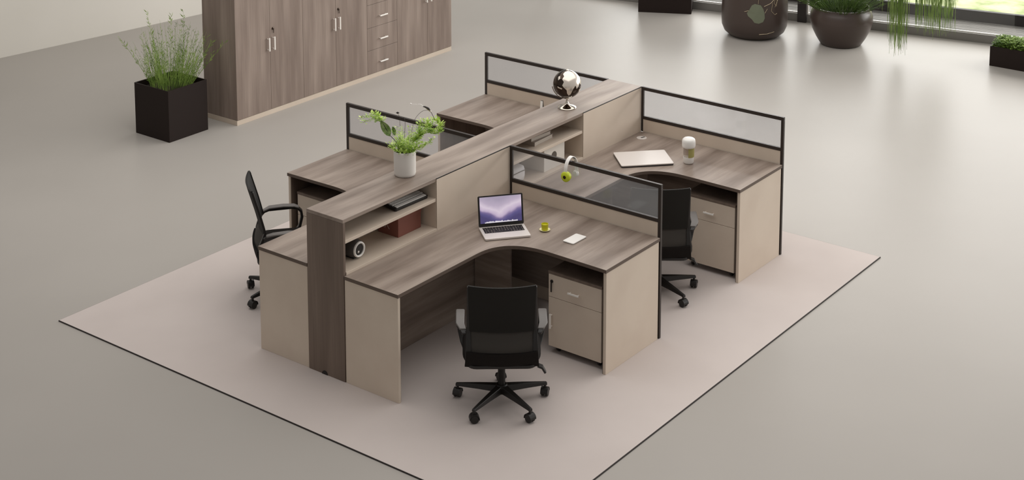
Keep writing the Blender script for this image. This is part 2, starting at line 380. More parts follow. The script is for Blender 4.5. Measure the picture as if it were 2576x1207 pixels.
# ------------------------------------------------------------------ office chair (faces local +x)
def chair(label, loc, ang):
    t = thing('office_chair', label, 'chair', (loc[0], loc[1], ZR), R(ang), 'black mesh office chairs')
    hub = MB().lathe([(.03, .075), (.042, .08), (.042, .125), (.033, .135)], 20).build('base_hub', 'black', t, 0, 40)
    for k in range(5):
        a = R(72*k); rot = Matrix.Rotation(a, 4, 'Z')
        mb = MB()
        ring = []
        for r, zc, hw, hh in ((.025, .108, .030, .022), (.15, .100, .022, .016), (.285, .088, .014, .010), (.31, .085, .013, .009)):
            ring.append([(r, -hw, zc-hh), (r, hw, zc-hh), (r, hw*.7, zc+hh), (r, -hw*.7, zc+hh)])
        for q in ring: mb.v += q
        for i in range(3):
            for j in range(4): mb.f.append((i*4+j, i*4+(j+1) % 4, i*4+4+(j+1) % 4, i*4+4+j))
        mb.f += [(3, 2, 1, 0), (12, 13, 14, 15)]
        mb.tube([(.298, 0, .085), (.298, 0, .052)], .009, 8)
        mb.xform(rot).build('base_leg', 'black', t, .003)
        c = MB()
        cx, cz, rr = .298, .029, .0285
        yawc = Matrix.Translation((cx, 0, 0)) @ Matrix.Rotation(R(35+50*k), 4, 'Z')
        for sg in (-1, 1):
            st = len(c.v); c.lathe([(.006, -.009), (rr-.004, -.009), (rr, -.005), (rr, .005), (rr-.004, .009), (.006, .009)], 18)
            c.xform(Matrix.Translation((0, sg*.014, cz)) @ Matrix.Rotation(R(90), 4, 'X'), st)
        st = len(c.v); hood = [(rr*1.06*math.cos(R(q)), rr*1.06*math.sin(R(q))) for q in range(-10, 200, 15)]
        c.ribbon([(x, 0, cz+z) for x, z in hood], .048, (0, 1, 0), .005)
        c.xform(rot @ yawc).build('caster', 'black', t, 0, 35)
    MB().lathe([(.024, .12), (.024, .235), (.027, .24), (.027, .25), (.024, .255)], 18).build('column_sleeve', 'black', t, 0, 40)
    MB().lathe([(.0145, .25), (.0145, .33)], 16).build('gas_lift', 'chrome', t, 0, 40)
    mech = MB().box(-.10, .10, -.055, .055, .315, .36).box(-.06, .06, -.16, .16, .335, .355).build('tilt_mechanism', 'black', t, .008)
    MB().tube([(-.10, -.05, .335), (-.12, -.18, .335), (-.15, -.235, .33)], [.007, .007, .006], 8).ribbon([(-.15, -.225, .335), (-.155, -.255, .325), (-.16, -.275, .29)], [.04, .044, .03], (1, 0, 0), .014).build('height_lever', 'black', mech, .002)
    # seat cushion: rounded plan, domed and with a waterfall front
    st = MB(); n = 40; rings = []
    for (sc, z) in ((.88, .352), (.97, .358), (1.0, .375), (1.0, .398), (.965, .42), (.86, .432), (.55, .437), (.02, .438)):
        rg = []
        for j in range(n):
            th = 2*math.pi*j/n; cs, sn = math.cos(th), math.sin(th)
            x = .245*sc*math.copysign(abs(cs)**.42, cs); y = .25*sc*math.copysign(abs(sn)**.42, sn)
            zz = z - (max(0, x-.14)/.105)**2*.018
            rg.append((x+.035, y, zz))
        rings.append(rg)
    for rg in rings: st.v += rg
    for i in range(len(rings)-1):
        for j in range(n):
            a, c2 = i*n+j, i*n+(j+1) % n; st.f.append((a, c2, c2+n, a+n))
    st.f.append(tuple(reversed(range(n)))); st.f.append(tuple((len(rings)-1)*n+j for j in range(n)))
    st.build('seat', 'seat', t, 0, 60)
    MB().prism([(x+.02, y) for x, y in rrect(.44, .44, .06)], .332, .357).build('seat_shell', 'black', t, .008)
    # back profile (x, z): leans back at the top, pinched at the waist, bulging at the lumbar
    prof = [(-.175, .335), (-.20, .38), (-.212, .43), (-.205, .48), (-.185, .525), (-.168, .565), (-.165, .58), (-.172, .61), (-.192, .69), (-.215, .77), (-.24, .855), (-.252, .90)]
    def at(z):
        for (xa, za), (xb, zb) in zip(prof, prof[1:]):
            if z <= zb: return xa + (xb-xa)*(z-za)/(zb-za)
        return prof[-1][0]
    def sheet(name, m_, z0, z1, w0, w1, dx, curve, thick, nz=12, ny=14):
        mb = MB(); cols = ny+1
        for side in (0, 1):
            for i in range(nz+1):
                z = z0+(z1-z0)*i/nz; hw = (w0+(w1-w0)*i/nz)/2
                for j in range(ny+1):
                    u = -1+2*j/ny
                    mb.v.append((at(z)+dx+curve*u*u-thick*side, hw*u, z + (.006*u*u if i == nz else 0)))
        N = (nz+1)*cols
        for i in range(nz):
            for j in range(ny):
                a = i*cols+j; mb.f.append((a, a+1, a+cols+1, a+cols)); mb.f.append((N+a, N+a+cols, N+a+cols+1, N+a+1))
        for i in range(nz):
            a = i*cols; mb.f.append((a, a+cols, N+a+cols, N+a)); a += ny; mb.f.append((a, N+a, N+a+cols, a+cols))
        for j in range(ny):
            mb.f.append((j, N+j, N+j+1, j+1)); a = nz*cols+j; mb.f.append((a, a+1, N+a+1, N+a))
        return mb.build(name, m_, t, 0, 40)
    sheet('backrest', 'mesh', .568, .90, .410, .426, 0, .028, .014)
    sheet('lumbar_panel', 'mesh2', .445, .565, .375, .40, .006, .024, .008, 6)
    sheet('lower_back_shell', 'seat', .338, .443, .47, .45, .004, .024, .02, 5)
    for sg in (-1, 1):
        MB().ribbon([(at(z)+.024, sg*.211, z) for z in (.34, .38, .42, .46, .50, .54, .58, .63, .70, .77, .84, .897)], [.045, .042, .04, .036, .032, .03, .024, .022, .02, .018, .016, .014], (0, 1, 0), .018).build('back_frame', 'black', t, .003, 40)
        y = sg*.264
        MB().ribbon([(-.15, sg*.236, .545), (-.125, sg*.250, .566), (-.09, y, .573), (.08, y, .578), (.125, y, .570), (.152, y, .543), (.158, y, .50), (.14, y*.98, .43), (.10, y*.93, .375), (.05, sg*.225, .345), (.02, sg*.19, .342)], [.03, .036, .042, .042, .042, .044, .046, .046, .04, .04, .04], (0, 1, 0), .02).build('arm_support', 'black', t, .004, 40)
        MB().ribbon([(-.135, sg*.246, .570), (-.085, y, .587), (.02, y, .593), (.10, y, .588), (.135, y, .573)], [.04, .054, .056, .056, .046], (0, 1, 0), .014).build('armrest', 'pad', t, .005, 40)
    return t
chA = chair('black mesh office chair in front of the open-laptop desk', (.412, -1.152), 38.5)
dup(chA, (2.42, -1.07, ZR), R(36), 'black office chair behind the near screen, at the closed-laptop desk')
dup(chA, (.70, 1.11, ZR), R(-41), 'black office chair at the left, seen from the side')

# ------------------------------------------------------------------ storage cabinets along the left
YF, CH = 4.235, 1.62
xs = [3.14, 3.605, 4.066, 4.553, 5.035, 5.52, 6.033, 6.455]
def cabinet(xa, xb, xm, kind, label, ends):
    t = thing('storage_cabinet', label, 'cabinet', (xa, YF, 0), 0, 'walnut-grey storage cabinets in a row')
    W = xb-xa
    box('plinth', 'cream', t, .0, W, .004, .46, 0, .05, .001)
    box('carcass', 'wood_z', t, 0.0005, W-.0005, .018, .47, .051, CH)
    def front(nm, a, b, z0, z1): return box(nm, 'wood_z', t, a+.0015, b-.0015, 0, .0175, z0+.0015, z1-.0015, .001)
    def lock(par, x, z):
        MB().lathe([(.013, 0), (.013, .007), (.009, .010)], 16).xform(Matrix.Translation((x, 0, z)) @ Matrix.Rotation(R(90), 4, 'X')).build('lock', 'smoke_chrome', par, 0, 40)
        MB().box(x-.004, x+.004, -.013, -.010, z-.045, z).build('key', 'smoke_chrome', par, .001)
    if kind == 'doors':
        for a, b, sx in ((0, xm-xa, -1), (xm-xa, W, 1)):
            dd = front('door', a, b, .052, CH-.004); xh = xm-xa+sx*.036
            bar_handle('handle', dd, (xh, 0, .665), (xh, 0, .80), (0, -1, 0), .0065, .03)
            if sx > 0: lock(dd, xh+.004, .88)
    else:
        for z0, z1 in ((.052, .315), (.315, .565), (.565, .82), (.82, 1.08), (1.08, 1.34), (1.34, CH-.002)):
            dd = front('drawer', 0, W, z0, z1); zc = (z0+z1)/2 - .015
            bar_handle('handle', dd, (W/2-.06, 0, zc), (W/2+.06, 0, zc), (0, -1, 0), .0065, .026)
    return t
cabinet(xs[0], xs[2], xs[1], 'doors', 'two-door grey-brown wooden cabinet beside the square grass planter', True)
cabinet(xs[2], xs[4], xs[3], 'doors', 'two-door grey-brown wooden cabinet left of the drawer cabinet', False)
cabinet(xs[4], xs[5], None, 'drawers', 'narrow grey-brown wooden cabinet with a stack of drawers', False)
cabinet(xs[5], xs[7], xs[6], 'doors', 'two-door grey-brown wooden cabinet at the far end, right of the drawers', True)

# ------------------------------------------------------------------ plants
def planter_box(t, w, d, h, wall, m_='planter', soil=.06):
    mb = MB(); o = rrect(w, d, .004, 2); i = rrect(w-2*wall, d-2*wall, .003, 2); n = len(o)
    mb.v += [(x, y, 0) for x, y in o] + [(x, y, h) for x, y in o] + [(x, y, h) for x, y in i] + [(x, y, h-soil-.02) for x, y in i]
    for k in range(3):
        for j in range(n): mb.f.append((k*n+j, k*n+(j+1) % n, (k+1)*n+(j+1) % n, (k+1)*n+j))
    mb.f.append(tuple(reversed(range(n)))); mb.f.append(tuple(3*n+j for j in range(n)))
    mb.build('planter_box', m_, t)
    box('soil', 'soil', t, -w/2+wall+.001, w/2-wall-.001, -d/2+wall+.001, d/2-wall-.001, h-soil-.018, h-soil, 0)
def stalk(mb, p, d, L, bend, r0, n=7, leaves=0, ll=.04, lw=.004):
    p = Vector(p); d = Vector(d).normalized(); pts = [p.copy()]
    wob = Vector((random.uniform(-1, 1), random.uniform(-1, 1), 0))*.05
    for i in range(n):
        d = (d + Vector((d.x, d.y, 0))*bend + wob*random.uniform(-1, 1) + Vector((0, 0, -bend*.35))).normalized()
        p = p + d*(L/n); pts.append(p.copy())
    mb.tube(pts, [r0*(1-.75*i/n) for i in range(n+1)], 3, False)
    for k in range(leaves):
        i = random.randint(2, n); q = pts[i-1].lerp(pts[i], random.random()); tg = (pts[i]-pts[i-1]).normalized()
        a = random.uniform(0, 6.28); sd = Vector((math.cos(a), math.sin(a), 0))
        mb.leaf(q, tg*.8+sd*.6, sd.cross(tg), ll*random.uniform(.5, 1.2), lw)
    return pts
g1 = thing('grass_planter', 'tall wispy green grass in a square dark planter beside the cabinet', 'potted plant', (2.655, 4.635, 0), 0)
planter_box(g1, .49, .49, .505, .012)
mb = MB()
for i in range(230):
    a = random.uniform(0, 6.28); r = .21*math.sqrt(random.random()); x, y = r*math.cos(a), r*math.sin(a)*.95
    lean = .10 + .55*(r/.21)*random.random()
    L = random.uniform(.32, .66) * (1.12-.3*r/.21)
    stalk(mb, (x, y, .445), (math.cos(a)*lean, math.sin(a)*lean, 1), L, random.uniform(0, .045), random.uniform(.0016, .0026), 8, random.randint(8, 15), .036, .0042)
for x, y, L, dx, dy in ((-.06, .06, .78, -.12, .08), (.1, -.03, .74, .16, -.06), (-.12, .1, .62, -.42, .36), (.15, -.12, .55, .55, -.48), (.02, .02, .7, .02, 0), (.16, -.05, .5, .6, -.3)):
    stalk(mb, (x, y, .445), (dx, dy, 1), L, .012, .003, 9, 34, .05, .007)
stuff(mb.build('grass', 'grass', g1))

# dark square planter far left of the window row
p2 = thing('square_planter', 'dark square planter cropped by the top edge, left of the round pots', 'planter', (9.53, 3.255, 0), R(-62.7))
planter_box(p2, .665, .40, .50, .014)
mb = MB()
for i in range(60):
    a = random.uniform(0, 6.28); r = random.random()
    stalk(mb, (.27*r*math.cos(a), .15*r*math.sin(a), .44), (math.cos(a)*.5, math.sin(a)*.5, 1), random.uniform(.3, .6), .04, .003, 6, 8, .09, .016)
stuff(mb.build('foliage', 'dark_grass', p2))

def pot(name, label, loc, prof, inner, soilz, soilr, m_):
    t = thing(name, label, 'plant pot', loc, 0)
    b = MB().lathe(prof + inner, 48).build('pot_body', m_, t, 0, 50)
    MB().lathe([(.01, soilz-.02), (soilr, soilz-.02), (soilr, soilz), (.01, soilz)], 32).build('soil', 'soil', t)
    return t, b
# tall rounded pot with the painted leaf
pr1 = [(.0, 0), (.25, 0), (.30, .012), (.355, .06), (.385, .13), (.392, .22), (.388, .40), (.375, .62), (.36, .74)]
t1, b1 = pot('round_pot', 'tall dark round pot painted with a sage leaf and gold lines', (9.17, 1.80, 0), pr1[1:], [(.345, .745), (.335, .73), (.335, .66)], .67, .334, 'planter_gloss')
def rad1(z):
    for (ra, za), (rb, zb) in zip(pr1, pr1[1:]):
        if za <= z <= zb and zb > za: return ra+(rb-ra)*(z-za)/(zb-za)
    return .36
va = math.atan2(-6.97-1.80, -7.12-9.17)      # bearing of the side that faces the desks
def on_pot(s, z, off=.003):
    r = rad1(z)+off; a = va + s/.39; return (r*math.cos(a), r*math.sin(a), z)
lf = MB()
outline = [(.0, .47), (.07, .455), (.10, .41), (.115, .36), (.12, .30), (.10, .255), (.05, .235), (.0, .245), (-.03, .285), (-.075, .32), (-.09, .355), (-.06, .40), (-.035, .45)]
lf.v.append(on_pot(.02, .35, .006)); lf.v += [on_pot(s, z, .003) for s, z in outline]
n = len(outline); lf.f += [(0, 1+(i+1) % n, 1+i) for i in range(n)]
lf.build('painted_leaf', 'decal', b1)
for ln in ([(.04, .47), (.05, .58), (.05, .70)], [(.11, .44), (.19, .47), (.25, .52), (.27, .60), (.25, .70)], [(.22, .48), (.20, .38), (.25, .33), (.28, .345)], [(.25, .42), (.28, .48), (.30, .60)], [(-.12, .37), (-.07, .385)], [(.12, .36), (.15, .41)], [(.06, .10), (.16, .105), (.25, .125)], [(.05, .58), (.12, .60), (.15, .68)], [(.24, .52), (.29, .50), (.27, .43), (.24, .47), (.27, .55)]):
    pts = []
    for (sa, za), (sb, zb) in zip(ln, ln[1:]):
        pts += [on_pot(sa+(sb-sa)*q/6, za+(zb-za)*q/6, .002) for q in range(6)]
    pts.append(on_pot(*ln[-1], .002)); MB().tube(pts, .0022, 5).build('gold_line', 'gold', b1)
mb = MB()
for i in range(70):
    a = random.uniform(0, 6.28); r = .3*math.sqrt(random.random())
    stalk(mb, (r*math.cos(a), r*math.sin(a), .66), (math.cos(a)*.5, math.sin(a)*.5, 1), random.uniform(.4, .8), .04, .004, 6, 8, .12, .02)
stuff(mb.build('foliage', 'dark_grass', t1))
# squat bowl pot
pr2 = [(.215, 0), (.235, .01), (.285, .09), (.335, .19), (.362, .29), (.358, .35), (.342, .40), (.322, .435), (.322, .450)]
t2, b2 = pot('bowl_pot', 'squat dark bowl-shaped pot full of bushy dark grass', (9.42, .80, 0), pr2, [(.308, .452), (.300, .43), (.300, .39)], .40, .300, 'planter_gloss')
mb = MB()
for i in range(620):
    a = random.uniform(0, 6.28); r = .285*math.sqrt(random.random()); k = r/.285
    stalk(mb, (r*math.cos(a), r*math.sin(a), .39), (math.cos(a)*k*1.0, math.sin(a)*k*1.0, 1), random.uniform(.22, .5), random.uniform(.02, .16), .0026, 6, 1, .06, .008)
stuff(mb.build('grass', 'dark_grass', t2))
# hanging plant on a bracket fixed to the window head
hp = thing('hanging_plant', 'hanging pot with long trailing green strands in front of the window', 'hanging plant', (9.37, -.13, 0), 0)
MB().lathe([(.05, 1.38), (.13, 1.42), (.17, 1.52), (.175, 1.60), (.165, 1.60), (.155, 1.52), (.02, 1.50)], 28).build('pot_body', 'planter_gloss', hp, 0, 50)
for k in range(3):
    a = R(120*k); MB().tube([(.17*math.cos(a), .17*math.sin(a), 1.60), (0, 0, 2.45)], .003, 5).build('cord', 'black', hp)
wv = Matrix.Rotation(WA, 3, 'Z').inverted() @ Vector((9.37-10.02, -.13-1.60, 0))
nrm = Matrix.Rotation(WA, 3, 'Z') @ Vector((0, 1, 0)); ln = -wv.y
MB().tube([(0, 0, 2.45), (0, 0, 2.5), (nrm.x*.1, nrm.y*.1, 2.56), (nrm.x*(ln-.01), nrm.y*(ln-.01), HW-.06)], .009, 8).build('bracket', 'black', hp)
mb = MB()
rt = Vector((.605, -.796, 0))                # across the view: strands spread in clumps either side of the pot
def strand(side, depth, zb, sp):
    top = Vector((0, 0, 1.58)); end = rt*side + Vector((.796, .605, 0))*depth
    pts = [top + end.normalized()*.12]
    k = 12
    for i in range(1, k+1):
        u = i/k; f = min(1, (u/.45))**.6
        pts.append(Vector((end.x*f, end.y*f, 1.60 + .06*math.sin(min(1, u/.2)*math.pi) - (1.60-zb)*max(0, u-.06)**1.05/.94**1.05)) + Vector((random.uniform(-1, 1), random.uniform(-1, 1), 0))*.006)
    mb.tube(pts, [.0024]*(k) + [.0012], 3, False)
for i in range(105): strand(random.uniform(-.30, -.10), random.uniform(-.12, .12), random.choice((.08, .1, .14, .2, .3, .4, .5)) + random.uniform(-.03, .05), 0)
for i in range(150): strand(random.uniform(.02, .44), random.uniform(-.12, .15), random.choice((.28, .34, .36, .4, .48, .56)) + random.uniform(-.05, .05), 0)
for i in range(45): strand(random.uniform(-.42, .50), random.uniform(-.15, .15), random.uniform(.5, .75), 0)
stuff(mb.build('strands', 'hang_grass', hp))
# low trough of cress at the right edge
tr = thing('trough_planter', 'low black trough of small-leaved green plants at the right edge', 'planter', (9.80, -1.50, 0), R(90))
planter_box(tr, 1.2, .36, .225, .012, 'planter', .03)
mb = MB()
for i in range(2600):
    x, y = random.uniform(-.57, .57), random.uniform(-.16, .16); h = random.uniform(.03, .10)*(1.2-abs(y)*2.5)
    p = Vector((x, y, .195)); q = p + Vector((random.uniform(-.03, .03), random.uniform(-.03, .03), h)); mb.tube([p, q], .0012, 3, False)
    for k in range(4):
        a = random.uniform(0, 6.28); mb.leaf(q, (math.cos(a), math.sin(a), .5), (0, 0, 1), .026, .018)
stuff(mb.build('foliage', 'grass', tr))

# white pot with a loose green arrangement on the shelf spine
vz = HS
vp = thing('potted_arrangement', 'white cylindrical pot of lime-green sprigs on the shelf spine', 'potted plant', (.868, .055, vz), 0)
MB().lathe([(.066, 0), (.073, .004), (.077, .02), (.078, .165), (.0785, .178), (.076, .181), (.073, .178), (.072, .15)], 40).build('pot_body', 'pot_white', vp, 0, 50)
MB().lathe([(.01, .14), (.071, .14), (.071, .15), (.01, .15)], 24).build('soil', 'soil', vp)
rt = Vector((.605, -.796, 0)); bk = Vector((.796, .605, 0)); UP = Vector((0, 0, 1))
def P(a, h, dpt=0): return rt*a + bk*dpt + UP*(h if h < .18 else .18 + (h-.18)*.83)
def curve(*pts, k=6):
    pts = [Vector(p) for p in pts]; pts = [pts[0]*2-pts[1]] + pts + [pts[-1]*2-pts[-2]]; out = []
    for i in range(1, len(pts)-2):
        for j in range(k):
            u = j/k; a, b, c, d = pts[i-1:i+3]
            out.append(.5*((2*b) + (c-a)*u + (2*a-5*b+4*c-d)*u*u + (3*b-a-3*c+d)*u**3))
    out.append(pts[-2]); return out
sprig, dark, broad = MB(), MB(), MB()
def frond(path, dens, ll, lw, r=.0016):
    sprig.tube(path, [r*(1-.6*i/len(path)) for i in range(len(path))], 4, False)
    for i in range(2, len(path)):
        for k in range(dens):
            a = random.uniform(0, 6.28); sd = Vector((math.cos(a), math.sin(a), random.uniform(-.3, .9)))
            q = path[i] + sd*random.uniform(.0, .022); 
            sprig.tube([path[i], q], .0008, 3, False); sprig.leaf(q, sd+UP*.3, (0, 0, 1), ll*random.uniform(.6, 1.3), lw*random.uniform(.6, 1.2))
for i in range(34):                             # dense centre
    a = random.uniform(-1, 1); d = random.uniform(-1, 1)*.05; h = random.uniform(.24, .40)*(1-.25*abs(a))
    frond(curve(P(a*.04, .145, d*.5), P(a*.07, .2, d), P(a*.125, h, d*1.5)), 3, .018, .009)
for i in range(12):                             # low rim leaves
    a = random.uniform(0, 6.28); frond(curve((.04*math.cos(a), .04*math.sin(a), .15), (.06*math.cos(a), .06*math.sin(a), .185), (.085*math.cos(a), .085*math.sin(a), .195)), 3, .022, .014)
for (a, h) in ((-.30, .46), (-.285, .42), (-.25, .48), (-.21, .47), (-.19, .43)):   # drooping tip, far left
    frond(curve(P(-.15, .415), P((a-.15)/2, max(h, .44)+.01), P(a, h)), 3, .022, .014)
for k in range(9):                              # rounded head on the right
    th = R(200-32*k); frond(curve(P(.05, .24), P(.10, .30), P(.155+.06*math.cos(th), .385+.055*math.sin(th), random.uniform(-.03, .03))), 4, .024, .013)
for k in range(7):
    th = R(100-45*k); frond(curve(P(.20+.05*math.cos(th), .40+.05*math.sin(th)), P(.215+.04*math.cos(th-.4), .38+.06*math.sin(th-.4)), P(.2+.05*math.cos(th-.9), .38+.06*math.sin(th-.9))), 4, .022, .012)
for k in range(5): frond(curve(P(.03, .15), P(.09, .2), P(.13+.02*k, .21+.015*k, .02*k-.04)), 3, .024, .013)
stuff(sprig.build('sprigs', 'lime', vp))
dark.tube(curve(P(-.02, .15), P(-.06, .25), P(-.105, .315), P(-.15, .415)), .0022, 5)
dark.tube(curve(P(0, .15), P(.0, .3), P(.005, .42), P(-.005, .47)), .0014, 5)
dark.tube(curve(P(.03, .15), P(.045, .3), P(.07, .44), P(.12, .515), P(.165, .53)), .0012, 5)
dark.tube(curve(P(-.03, .39), P(-.035, .47), P(-.045, .50)), .0012, 5)
dark.build('dark_stems', 'twig', vp)
MB().leaf(P(-.06, .505), P(.03, .0), bk, .028, .016).build('dark_tip', 'twig', vp)
bm_ = MB().tube(curve(P(.215, .44), P(.18, .525), P(.15, .555), P(.13, .56)), [.002]*6+[.004, .007, .009, .009, .008, .007, .006, .006, .005, .005, .004, .003, .003][:13], 7)
bm_.build('grey_bud', 'twig', vp, 0, 60)
MB().tube(curve(P(.185, .515), P(.16, .545), P(.145, .552)), [.004, .005, .006, .007, .008, .008, .008, .007, .006, .005, .004, .004, .003], 7).build('silver_bud', 'chrome', vp, 0, 60)
MB().tube(curve(P(.13, .562), P(.115, .578), P(.095, .58)), .0022, 5).build('pale_tendril', 'white', vp)
MB().lathe([(.001, -.006), (.006, 0), (.001, .006)], 8, tuple(P(.045, .585))).tube([P(.045, .585), P(.09, .58)], .0008, 3).build('pale_berry', 'white', vp)
for a, h, dpt, L, W, ang in ((-.10, .305, -.01, .15, .06, 116), (-.07, .3, .02, .08, .03, 100)):
    p0 = P(a, h, dpt); d0 = P(math.cos(R(ang)), math.sin(R(ang))); s0 = P(-math.sin(R(ang)), math.cos(R(ang))); b0 = len(broad.v)
    for i in range(9):
        u = i/8; ww = W/2*math.sin(math.pi*u**.8)**.8 if 0 < i < 8 else 0; c0 = p0 + d0*L*u + bk*(.012*math.sin(math.pi*u))
        broad.v += [tuple(c0 - s0*ww - bk*.006), tuple(c0), tuple(c0 + s0*ww - bk*.006)]
    for i in range(8):
        k0 = b0+3*i; broad.f += [(k0, k0+1, k0+4, k0+3), (k0+1, k0+2, k0+5, k0+4)]
broad.build('broad_leaf', 'leaf', vp, 0, 60)
for a, h in ((-.055, .20), (.02, .19), (.06, .2), (.085, .18), (.10, .225)):
    MB().leaf(P(a, h, -.05), P(.1, 1), bk, .03, .016).build('white_petal', 'white', vp)
mb = MB()
for k in range(14): mb.leaf(P(.235+random.uniform(-.01, .01), .40+k*.005), P(random.uniform(-1, 1), .6), bk, .018, .01)
mb.build('flower_spike', 'lime', vp)

# chrome globe
gl = thing('globe', 'smoked chrome desk globe on the shelf spine', 'globe', (2.765, .005, HS), 0)
MB().lathe([(.071, 0), (.074, .004), (.070, .010), (.045, .018), (.02, .028), (.012, .045), (.008, .062), (.008, .075)], 32).build('foot', 'chrome', gl, 0, 60)
gc = Vector((0, 0, .195)); gr = .112
sph = MB().lathe([(gr*math.cos(R(a)), gc.z+gr*math.sin(R(a))) for a in range(-88, 89, 8)], 48).build('sphere', 'smoke_chrome', gl, 0, 180)
MB().tube([gc + Vector((.605*math.cos(R(a)), -.796*math.cos(R(a)), math.sin(R(a))))*(gr+.008) for a in range(190, 285, 8)], .004, 6).tube([(0, 0, .07), (0, 0, .086)], .009, 8).build('meridian_arm', 'chrome', gl, 0, 60)
MB().lathe([(.013, gr-.002), (.012, gr+.004), (.004, gr+.008)], 14, tuple(gc)).build('pole_cap', 'chrome', gl, 0, 60)
tw = Vector((-.796, -.605, .0))               # towards the desks' open side
def on_globe(lon, lat, off=.0015):
    a = math.atan2(-.605, -.796) + R(lon); return gc + Vector((math.cos(a)*math.cos(R(lat)), math.sin(a)*math.cos(R(lat)), math.sin(R(lat))))*(gr+off)
lands = [[(-30, 72), (0, 80), (40, 78), (80, 60), (85, 20), (70, 2), (58, 12), (50, 0), (40, -8), (34, 8), (22, -6), (14, -30), (6, -38), (-2, -24), (-4, -8), (-14, 0), (-22, 10), (-16, 24), (-26, 34), (-20, 48), (-34, 58)],
         [(-56, 40), (-46, 46), (-38, 34), (-46, 26)], [(-44, 3), (-22, -2), (-24, -7), (-42, -3)], [(56, -14), (74, -10), (78, -28), (62, -34)]]
def inside(p, poly):
    c = False; j = len(poly)-1
    for i in range(len(poly)):
        (xi, yi), (xj, yj) = poly[i], poly[j]
        if (yi > p[1]) != (yj > p[1]) and p[0] < (xj-xi)*(p[1]-yi)/(yj-yi)+xi: c = not c
        j = i
    return c
for poly in lands:
    mb = MB(); st = 1; idx = {}
    for lo in range(-90, 90, st):
        for la in range(-60, 84, st):
            if inside((lo+st/2, la+st/2), poly):
                q = []
                for dlo, dla in ((0, 0), (st, 0), (st, st), (0, st)):
                    kk = (lo+dlo, la+dla)
                    if kk not in idx: idx[kk] = len(mb.v); mb.v.append(tuple(on_globe(*kk)))
                    q.append(idx[kk])
                mb.f.append(tuple(q))
    mb.build('continent', 'land_chrome', sph, 0, 180)

# ------------------------------------------------------------------ things on the desks
lap = thing('open_laptop', 'open silver laptop with a purple aurora wallpaper on the near desk', 'laptop', (1.197, -.575, H_), math.atan2(-.64, .775))
LW, LD = .325, .215                            # local x along the hinge, local -y towards the user
b = MB().prism(rrect(LW, LD, .012), .003, .016).build('base', 'silver', lap, .002)
MB().prism([(x, y+.0) for x, y in rrect(LW-.02, LD-.02, .01)], .0, .003).build('foot_pad', 'black', b)
kb = box('key_well', 'keys', b, -.142, .142, -.012, .088, .0160, .0164, 0)
kcap = MB().box(-.0085, .0085, -.0075, .0075, 0, .0012)
me0 = None
for r in range(5):
    for c in range(14):
        if r == 4 and 4 <= c <= 8:
            if c == 6:
                o = MB().box(-.052, .052, -.0075, .0075, 0, .0012).build('key', 'black', kb); o.location = (0, -.002+.0, .0165)
            continue
        if me0 is None: o = kcap.build('key', 'black', kb); me0 = o.data
        else: o = bpy.data.objects.new('key', me0); col.objects.link(o); o.parent = kb
        o.location = (-.1305+c*.0201, .078-r*.0195, .0165)
leg = MB()
for i in range(150):                            # key legends, as tiny pale prints
    c, r = i % 14, (i//14) % 5
    if r == 4 and 4 <= c <= 8: continue
    x, y = -.1305+c*.0201+random.uniform(-.003, .003), .078-r*.0195+random.uniform(-.002, .003); leg.box(x-.0018, x+.0018, y-.002, y+.002, .0178, .0180)
leg.build('key_legends', 'print', kb)
box('trackpad', 'silver', b, -.05, .05, -.098, -.025, .0161, .0165, 0)
TL = R(12)
lid = MB().prism(rrect(LW, .215, .010), -.006, 0).build('lid', 'black', lap, .0015)
lid.matrix_local = Matrix.Translation((0, LD/2-.006, .016)) @ Matrix.Rotation(R(90)-TL, 4, 'X') @ Matrix.Translation((0, .1085, 0)) 
def wallpaper():
    mt = bpy.data.materials.new('laptop_wallpaper'); mt.use_nodes = True; nt = mt.node_tree; b_ = nt.nodes['Principled BSDF']
    N = nt.nodes.new; Lk = nt.links.new
    tc = N('ShaderNodeTexCoord'); sx = N('ShaderNodeSeparateXYZ'); Lk(tc.outputs['Object'], sx.inputs[0])
    def mth(op, a, b2=None):
        q = N('ShaderNodeMath'); q.operation = op
        for i, z in enumerate((a, b2)):
            if z is None: continue
            if isinstance(z, (int, float)): q.inputs[i].default_value = z
            else: Lk(z, q.inputs[i])
        return q.outputs[0]
    no = N('ShaderNodeTexNoise'); no.inputs['Scale'].default_value = 9; Lk(tc.outputs['Object'], no.inputs['Vector'])
    wob = mth('MULTIPLY', mth('SUBTRACT', no.outputs['Fac'], .5), .06)
    xa = mth('ABSOLUTE', mth('ADD', sx.outputs['X'], .012))
    v = mth('ADD', mth('SUBTRACT', sx.outputs['Y'], mth('MULTIPLY', xa, .42)), wob)   # a V-shaped valley of light
    f = mth('ADD', mth('MULTIPLY', v, 6.2), .58)
    cr = N('ShaderNodeValToRGB'); Lk(f, cr.inputs[0]); e = cr.color_ramp.elements
    e[0].position = .0; e[0].color = rgb(78, 70, 120); e[1].position = 1; e[1].color = rgb(176, 164, 186)
    for p, c in ((.14, rgb(96, 88, 142)), (.24, rgb(128, 112, 160)), (.34, rgb(206, 186, 214)), (.52, rgb(232, 216, 232)), (.72, rgb(200, 184, 206))):
        z = cr.color_ramp.elements.new(p); z.color = c
    b_.inputs['Base Color'].default_value = (.01, .01, .01, 1); b_.inputs['Roughness'].default_value = .25
    Lk(cr.outputs[0], b_.inputs['Emission Color']); b_.inputs['Emission Strength'].default_value = .80
    return mt
M['wallpaper'] = wallpaper()
M['dock'] = mat('dock_icons', rgb(224, 220, 226), .4)
M['dock'].node_tree.nodes['Principled BSDF'].inputs['Emission Color'].default_value = rgb(220, 216, 224); M['dock'].node_tree.nodes['Principled BSDF'].inputs['Emission Strength'].default_value = .6
scr = box('display', 'wallpaper', lid, -.150, .150, -.084, .098, 0.0002, .0008, 0)
dkm = MB()
